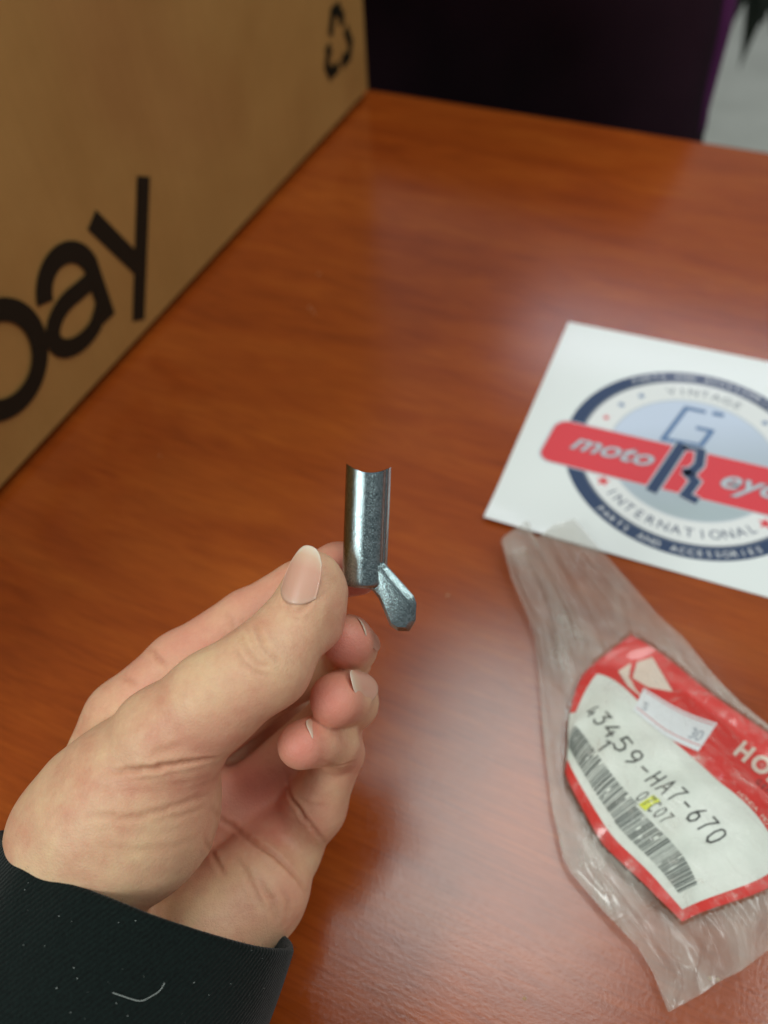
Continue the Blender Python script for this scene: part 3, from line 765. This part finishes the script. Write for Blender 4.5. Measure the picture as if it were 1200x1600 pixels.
def skin():
    k = N('skin'); v = k.coords()
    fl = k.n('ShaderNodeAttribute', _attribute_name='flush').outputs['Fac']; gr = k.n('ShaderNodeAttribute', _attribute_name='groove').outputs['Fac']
    base = k.ramp(k.noise(v, 62, 5, 0.65), [(0.30, lin(220, 158, 128)), (0.50, lin(230, 184, 148)), (0.70, lin(236, 200, 158))])
    fine = k.ramp(k.noise(v, 420, 4, 0.65), [(0.3, (0.93, 0.90, 0.89)), (0.7, (1.03, 1.03, 1.03))])
    base = k.mix(0.8, base, fine, 'MULTIPLY')
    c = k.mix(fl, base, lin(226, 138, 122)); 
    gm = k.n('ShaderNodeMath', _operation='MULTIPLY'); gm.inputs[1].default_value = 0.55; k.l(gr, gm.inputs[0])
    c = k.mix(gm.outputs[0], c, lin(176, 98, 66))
    vo = k.n('ShaderNodeTexVoronoi'); vo.inputs['Scale'].default_value = 1150; k.l(v, vo.inputs['Vector']); vo.feature = 'DISTANCE_TO_EDGE'
    h1 = k.ramp(vo.outputs['Distance'], [(0.0, (0,)*3), (0.18, (1,)*3)])
    nb = k.bump(h1, 0.40, 0.0001); nb = k.bump(k.noise(v, 420, 5, 0.7), 0.42, 0.0004, nb)
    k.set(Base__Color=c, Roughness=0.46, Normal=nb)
    k.b.inputs['Subsurface Weight'].default_value = 0.25; k.b.inputs['Subsurface Radius'].default_value = (1.0, 0.35, 0.2); k.b.inputs['Subsurface Scale'].default_value = 0.0022
    k.b.inputs['Specular IOR Level'].default_value = 0.38
    return k.m
SKIN = skin(); me.materials.append(SKIN)
person = empty('person', 'left hand in a black sleeve pinching a small metal pin between thumb and index finger', 'person')
hand = bpy.data.objects.new('hand', me); COL.objects.link(hand); hand.parent = person

# nails: curved plates
nk = N('finger_nail'); av = nk.n('ShaderNodeAttribute', _attribute_name='along').outputs['Fac']
nk.set(Base__Color=nk.ramp(av, [(0.0, lin(222, 180, 156)), (0.12, lin(226, 172, 148)), (0.62, lin(226, 170, 146)), (0.84, lin(230, 190, 162)), (0.97, lin(238, 216, 194))]), Roughness=0.38, Normal=nk.bump(nk.noise(nk.coords(), 500, 3), 0.2, 0.0002))
nk.b.inputs['Subsurface Weight'].default_value = 0.2; nk.b.inputs['Subsurface Scale'].default_value = 0.001; nk.b.inputs['Coat Weight'].default_value = 0.1
NAIL = nk.m
def nail(base, tip, nrm, width, rad, lift=0.0, arch=0.6, taper=0.12, out=0.0):
    """base, tip: mid points of the nail's two ends (mm, camera frame); nrm: outward normal"""
    o_ = np.array(nrm, float); o_ /= np.linalg.norm(o_); base, tip = np.array(base)+o_*out*(3.0 if out > 0 else 1.0), np.array(tip)+o_*out*0.3+np.array([0, 0, -1.2 if out > 0 else 0]); t = tip-base; Ln = np.linalg.norm(t); t /= Ln
    nrm = np.array(nrm, float); nrm -= t*(nrm @ t); nrm /= np.linalg.norm(nrm); s = np.cross(nrm, t)
    na, nb_ = 26, 22; V = []; A = []
    for lay in (0, 1):
        for i in range(na+1):
            a = i/na
            for j in range(nb_+1):
                q = (j/nb_)*2-1
                endr = 0.93*math.sqrt(max(0, 1-min(1, abs(q))**2.6)) if False else 1
                aa = 0.20*abs(q)**2.2*(1-a) + a*(1-0.22*abs(q)**2.6*a)     # rounded at both ends
                wloc = width/2*(1.0-taper*a*a)
                ang = q*wloc/rad
                p = base+t*(aa*Ln)+s*(rad*math.sin(ang))+nrm*(rad*(math.cos(ang)-1)+arch*math.sin(math.pi*a)*0.5+lift*a*a-lay*0.16)
                V.append(Wc(p)); A.append(a)
    m = (na+1)*(nb_+1); F = []
    for i in range(na):
        for j in range(nb_):
            a = i*(nb_+1)+j; F += [(a, a+1, a+nb_+2, a+nb_+1), (m+a, m+a+nb_+1, m+a+nb_+2, m+a+1)]
    for j in range(nb_):
        a = na*(nb_+1)+j; F.append((a, a+1, m+a+1, m+a)); F.append((j+1, j, m+j, m+j+1))
    for i in range(na):
        a = i*(nb_+1); F.append((a+nb_+1, a, m+a, m+a+nb_+1)); a += nb_; F.append((a, a+nb_+1, m+a+nb_+1, m+a))
    o = obj('nail', V, F, NAIL, hand, True); at = o.data.attributes.new('along', 'FLOAT', 'POINT'); at.data.foreach_set('value', np.array(A, np.float32))
    return o
nail(cs(453, 943, 189.3), cs(485, 853, 191.9), (-0.42, 0.06, 0.90), 11.2, 7.6, 0.1, 0.5, 0.26, out=-0.12)
nail(cs(585, 1002, 222), cs(566, 976, 207.5), (0.78, 0.56, 0.20), 9.6, 6.9, -0.15, 0.3, out=0.5)
nail(cs(582, 1075, 220), cs(548, 1066, 202.6), (0.80, 0.42, 0.42), 8.6, 6.9, 0.1, 0.3, out=0.62)
nail(cs(515, 1138, 213), cs(484, 1146, 199.8), (0.58, 0.55, 0.60), 8.2, 6.3, -0.15, 0.3, out=0.5)

# ------------------------------------------------------------------ the sleeve
kn = N('black_knit_fabric')
v = kn.coords(rot=(0.3, 0.2, 0.4))
wv = kn.n('ShaderNodeTexWave'); wv.inputs['Scale'].default_value = 330; wv.inputs['Distortion'].default_value = 2.2; wv.inputs['Detail'].default_value = 2; wv.inputs['Detail Scale'].default_value = 3
uvn = kn.n('ShaderNodeUVMap'); uvn.uv_map = 'UVMap'
mpn = kn.n('ShaderNodeMapping'); mpn.inputs['Rotation'].default_value = (0, 0, 0.5); kn.l(uvn.outputs[0], mpn.inputs[0]); kn.l(mpn.outputs[0], wv.inputs['Vector'])
fz = kn.noise(kn.coords(), 1400, 3, 0.7); blot = kn.noise(kn.coords(), 40, 4)
col = kn.mix(0.25, kn.ramp(fz, [(0.35, lin(5, 13, 11)), (0.7, lin(17, 30, 27))]), kn.ramp(wv.outputs[0], [(0.2, lin(4, 10, 9)), (0.8, lin(18, 32, 29))]))
kn.set(Base__Color=col, Roughness=0.9, Normal=kn.bump(fz, 0.6, 0.0004, kn.bump(wv.outputs[0], 0.4, 0.0003)))
kn.b.inputs['Specular IOR Level'].default_value = 0.15
kn.b.inputs['Sheen Weight'].default_value = 0.12; kn.b.inputs['Sheen Roughness'].default_value = 0.5
KNIT = kn.m
c0 = cs(231, 1388, 211)
sax = np.array([-0.30, -0.76, 0.31]); sax /= np.linalg.norm(sax)
sxw = np.array([0.93, -0.37, 0.0]); sxw -= sax*(sxw @ sax); sxw /= np.linalg.norm(sxw); sn = np.cross(sxw, sax)
if sn[2] < 0: sn = -sn
na = 160; V = []; UV = []
rows = [(9, -3.4), (4, -2.9), (1.2, -2.6), (0.2, -2.0), (-0.15, -1.2), (0.1, -0.4), (0.8, 0.0)] + [(2+i*1.6, 0.0) for i in range(60)]
for (al_, dr) in rows:
    for i in range(na):
        a = 2*math.pi*i/na; ca_, sa_ = math.cos(a), math.sin(a)
        hem = 0.45*math.sin(min(1, max(0, al_)/26)*math.pi)
        w1 = 0.6*noise.noise(Vector((ca_*2.2, sa_*2.2, al_*0.05)))+ (0.55*noise.noise(Vector((ca_*4+3, sa_*4, al_*0.02+9))))
        r1, r2 = 42.5+dr+hem*0.4+w1*0.6+0.02*al_, 33.0+dr+hem+w1*0.9+0.02*al_
        rim = 0.9*noise.noise(Vector((ca_*1.7, sa_*1.7, 5)))
        p = c0+sax*(al_+rim+3.0*(-ca_ if ca_ > 0 else 0)*0.0)+sxw*(r1*ca_)+sn*(r2*sa_)
        V.append(Wc(p)); UV.append((a*0.034, al_*0.001))
F = [(j*na+i, j*na+(i+1) % na, (j+1)*na+(i+1) % na, (j+1)*na+i) for j in range(len(rows)-1) for i in range(na)]
slv = obj('sleeve', V, F, KNIT, person, True)
ul = slv.data.uv_layers.new(name='UVMap')
for lp in slv.data.loops: ul.data[lp.index].uv = UV[lp.vertex_index]
SV = np.array(V)
def on_sleeve(u, v):
    d = SV-CP; w = d @ cF; uu = 600+FP*(d @ cR)/w; vv = 800-FP*(d @ cU)/w
    m = np.where(np.hypot(uu-u, vv-v) < 9)[0]
    return SV[m[np.argmin(w[m])]] if len(m) else None
lintm = flat('lint', lin(196, 204, 198), 0.8)
# a loose pale hair and lint specks
pts = [on_sleeve(u, v) for u, v in ((180, 1549), (200, 1554), (222, 1560), (242, 1558), (256, 1549), (263, 1536))]
pts = [p for p in pts if p is not None]
def strand(name, pts, r, parent, mat, lift=0.0006):
    cu = bpy.data.curves.new(name, 'CURVE'); cu.dimensions = '3D'; cu.bevel_depth = r; cu.bevel_resolution = 1; cu.resolution_u = 6
    s = cu.splines.new('NURBS'); s.points.add(len(pts)-1); s.order_u = 3; s.use_endpoint_u = True
    for i, p in enumerate(pts): q = p+(CP-p)/np.linalg.norm(CP-p)*lift; s.points[i].co = (*q, 1)
    o = bpy.data.objects.new('t', cu); COL.objects.link(o); bpy.context.view_layer.update()
    me = bpy.data.meshes.new_from_object(o.evaluated_get(bpy.context.evaluated_depsgraph_get())); bpy.data.objects.remove(o)
    me.name = name; me.materials.clear(); me.materials.append(mat); o2 = bpy.data.objects.new(name, me); COL.objects.link(o2); o2.parent = parent; return o2
if len(pts) > 3: strand('stray_hair', pts, 0.00006, slv, lintm)
V, F = [], []
for _ in range(48):
    p = on_sleeve(random.uniform(0, 450), random.uniform(1330, 1598))
    if p is None: continue
    p = p+(CP-p)/np.linalg.norm(CP-p)*0.0003; r = random.uniform(0.00003, 0.0001)*(2.0 if random.random() < 0.08 else 1)
    k = len(V); d = np.array([random.gauss(0, 1) for _ in range(3)]); d /= np.linalg.norm(d); e = np.cross(d, [0.3, 0.5, 0.8]); e /= np.linalg.norm(e); g_ = np.cross(d, e)
    V += [p+d*r*1.8, p-d*r*1.8, p+e*r, p-e*r, p+g_*r, p-g_*r]
    F += [(k, k+2, k+4), (k, k+4, k+3), (k, k+3, k+5), (k, k+5, k+2), (k+1, k+4, k+2), (k+1, k+3, k+4), (k+1, k+5, k+3), (k+1, k+2, k+5)]
o = obj('lint', V, F, lintm, slv); o['kind'] = 'stuff'

# fuzz on the knit
fuzzm = flat('dark_fibre', lin(34, 46, 46), 0.9, 0.1)
V_, F_ = [], []
for _ in range(5000):
    i = random.randrange(len(SV)) if random.random() < 0.6 else random.randrange(2*na, 9*na)
    if rows[i//na][1] < -2.2: continue
    p = SV[i]+np.array([random.gauss(0, .0005) for _ in range(3)])*0.8; o_ = p-Wc(c0+sax*((p-Wc(c0)) @ (cR*sax[0]+cU*sax[1]-cF*sax[2])*1000)); o_ /= np.linalg.norm(o_)
    d = o_+np.array([random.gauss(0, .9) for _ in range(3)]); d /= np.linalg.norm(d); L = random.uniform(.0003, .0011); e = np.cross(d, [0.3, 0.5, 0.8]); e /= np.linalg.norm(e)
    k = len(V_); m = p+d*L*0.55+e*L*0.1; V_ += [p-e*.00002, p+e*.00002, m+e*.00002, m-e*.00002, p+d*L+e*L*random.uniform(-.3, .3)]; F_ += [(k, k+1, k+2, k+3), (k+3, k+2, k+4)]
o = obj('knit_fuzz', V_, F_, fuzzm, slv); o['kind'] = 'stuff'

# ------------------------------------------------------------------ what stands behind the desk
chairm = N('black_purple_cloth')
chairm.set(Base__Color=chairm.ramp(chairm.noise(chairm.coords(), 5, 3), [(0.3, lin(14, 8, 12)), (0.7, lin(44, 26, 36))]), Roughness=0.9)
chairm.b.inputs['Specular IOR Level'].default_value = 0.1
purp = flat('purple_cloth', lin(88, 40, 84), 0.9, 0.1)
# far-plane helper: point on a ray at a horizontal distance measured square to the desk's far edge
def beyond(u, v, dist):
    d = ray(u, v); t = ((b0+gp*dist-CP) @ gp)/(d @ gp); return CP+d*t
def slab(name, px, dist, thick, bev, mat, parent):
    bm = bmesh.new(); fr = [bm.verts.new(beyond(u, v, dist)) for u, v in px]; bk = [bm.verts.new(np.array(q.co)+gp*thick) for q in fr]; m = len(px)
    bm.faces.new(fr); bm.faces.new(list(reversed(bk)))
    for i in range(m): bm.faces.new((fr[(i+1) % m], fr[i], bk[i], bk[(i+1) % m]))
    bmesh.ops.recalc_face_normals(bm, faces=bm.faces)
    bmesh.ops.bevel(bm, geom=bm.edges[:], offset=bev, segments=4, profile=0.5, affect='EDGES')
    return obj_bm(name, bm, mat, parent, True)
chair = empty('office_chair', 'dark purple black upholstered chair back behind the far edge of the desk', 'chair')
slab('backrest', [(380, -260), (1128, -260), (1140, -120), (1118, 60), (1094, 160), (1082, 250), (1070, 420), (470, 330)], 0.10, 0.07, 0.018, chairm.m, chair)
slab('side_trim', [(1088, -250), (1158, -250), (1160, -100), (1140, 40), (1106, 165), (1088, 235), (1068, 230), (1076, 120), (1086, 0)], 0.118, 0.045, 0.012, purp, chair)
ctr_ = beyond(800, 330, 0.14)
def cyl(name, p, q, r, mat, parent, n=20):
    p, q = np.array(p, float), np.array(q, float); d = (q-p)/np.linalg.norm(q-p); e = np.cross(d, [0.31, 0.2, 0.93]) if abs(d[2]) < 0.9 else np.cross(d, [1, 0, 0]); e /= np.linalg.norm(e); g = np.cross(d, e)
    V = [c+(e*math.cos(2*math.pi*i/n)+g*math.sin(2*math.pi*i/n))*r for c in (p, q) for i in range(n)]
    return obj(name, V, [(i, (i+1) % n, n+(i+1) % n, n+i) for i in range(n)]+[tuple(reversed(range(n))), tuple(range(n, 2*n))], mat, parent)
blk = flat('black_plastic', lin(20, 20, 22), 0.4)
seatc = ctr_+gp*0.22-gd*0.12; seatc[2] = -0.36
box_pts(seatc-gd*0.24-gp*0.22-Z*0.04, gd*0.48, gp*0.46, Z*0.08, chairm.m, 'seat', chair, 0.02)
cyl('stem', seatc-Z*0.31, seatc-Z*0.03, 0.025, blk, chair)
for k in range(5):
    a = 2*math.pi*k/5; cyl('foot', seatc-Z*0.31, seatc-Z*0.345+np.array([math.cos(a), math.sin(a), 0])*0.28, 0.016, blk, chair, 10)
# potted plant to the right, drooping blade leaves
plant = empty('potted_plant', 'dark green plant with drooping blade leaves behind the desk at top right', 'plant')
leafm = flat('dark_leaf', lin(18, 30, 18), 0.45, 0.4)
root = beyond(1560, 60, 1.0); root[2] = -0.73
cyl('pot', root, root+Z*0.28, 0.13, flat('grey_pot', lin(120, 122, 120), 0.5), plant, 32)
crown = beyond(1215, -130, 0.95)
cyl('stalk', root+Z*0.25, crown, 0.014, leafm, plant, 10)
def leaf(tip, width, sag):
    p0 = crown; tip = np.array(tip); V = []; n = 22; ref = np.cross(tip-p0, gp); ref /= np.linalg.norm(ref)
    for i in range(n+1):
        t = i/n; c = p0*(1-t)+tip*t+Z*sag*math.sin(math.pi*t)
        w = width*(0.25+0.75*math.sin(math.pi*min(1, t*0.85+0.1)))*(1-t**4)
        for q in (-1, 0, 1): V.append(c+ref*q*w/2+gp*(0.15*w*abs(q)))
        for q in (1, 0, -1): V.append(c+ref*q*w/2+gp*(0.15*w*abs(q)+0.0015))
    F = [(6*i+j, 6*i+(j+1) % 6, 6*i+6+(j+1) % 6, 6*i+6+j) for i in range(n) for j in range(6)]
    obj('leaf', V, F, leafm, plant, True)
for (u, v), w, s in (((1154, 112), 0.085, 0.10), ((1120, 20), 0.08, 0.12), ((1205, 58), 0.085, 0.06), ((1178, 30), 0.06, 0.08), ((1168, 66), 0.075, 0.04), ((1140, 48), 0.07, 0.06), ((1215, 50), 0.09, 0.02), ((1260, 90), 0.06, 0.05), ((1190, 46), 0.05, 0.02), ((1330, 20), 0.06, 0.1), ((1400, -80), 0.06, 0.1)):
    leaf(beyond(u, v, 0.92+random.uniform(-.05, .05)), w, s)

# a few crumbs on the desk
dust = flat('pale_dust', lin(190, 150, 110), 0.8)
V, F = [], []
for u, v in ((498, 428), (488, 485), (492, 490), (484, 480), (250, 712), (700, 930), (1110, 1528), (1122, 1530), (820, 1560)):
    p = tab(u, v, 0.0003); r = random.uniform(0.0004, 0.0009); k = len(V)
    V += [p+np.array([r, 0, 0]), p+np.array([0, r, 0]), p-np.array([r*1.4, 0, 0]), p-np.array([0, r, 0]), p+Z*r*0.6]
    F += [(k, k+1, k+4), (k+1, k+2, k+4), (k+2, k+3, k+4), (k+3, k, k+4), (k+3, k+2, k+1, k)]
o = obj('dust_crumbs', V, F, dust); o['kind'] = 'stuff'; o['label'] = 'pale crumbs of dust scattered on the desk surface'; o['category'] = 'dust'
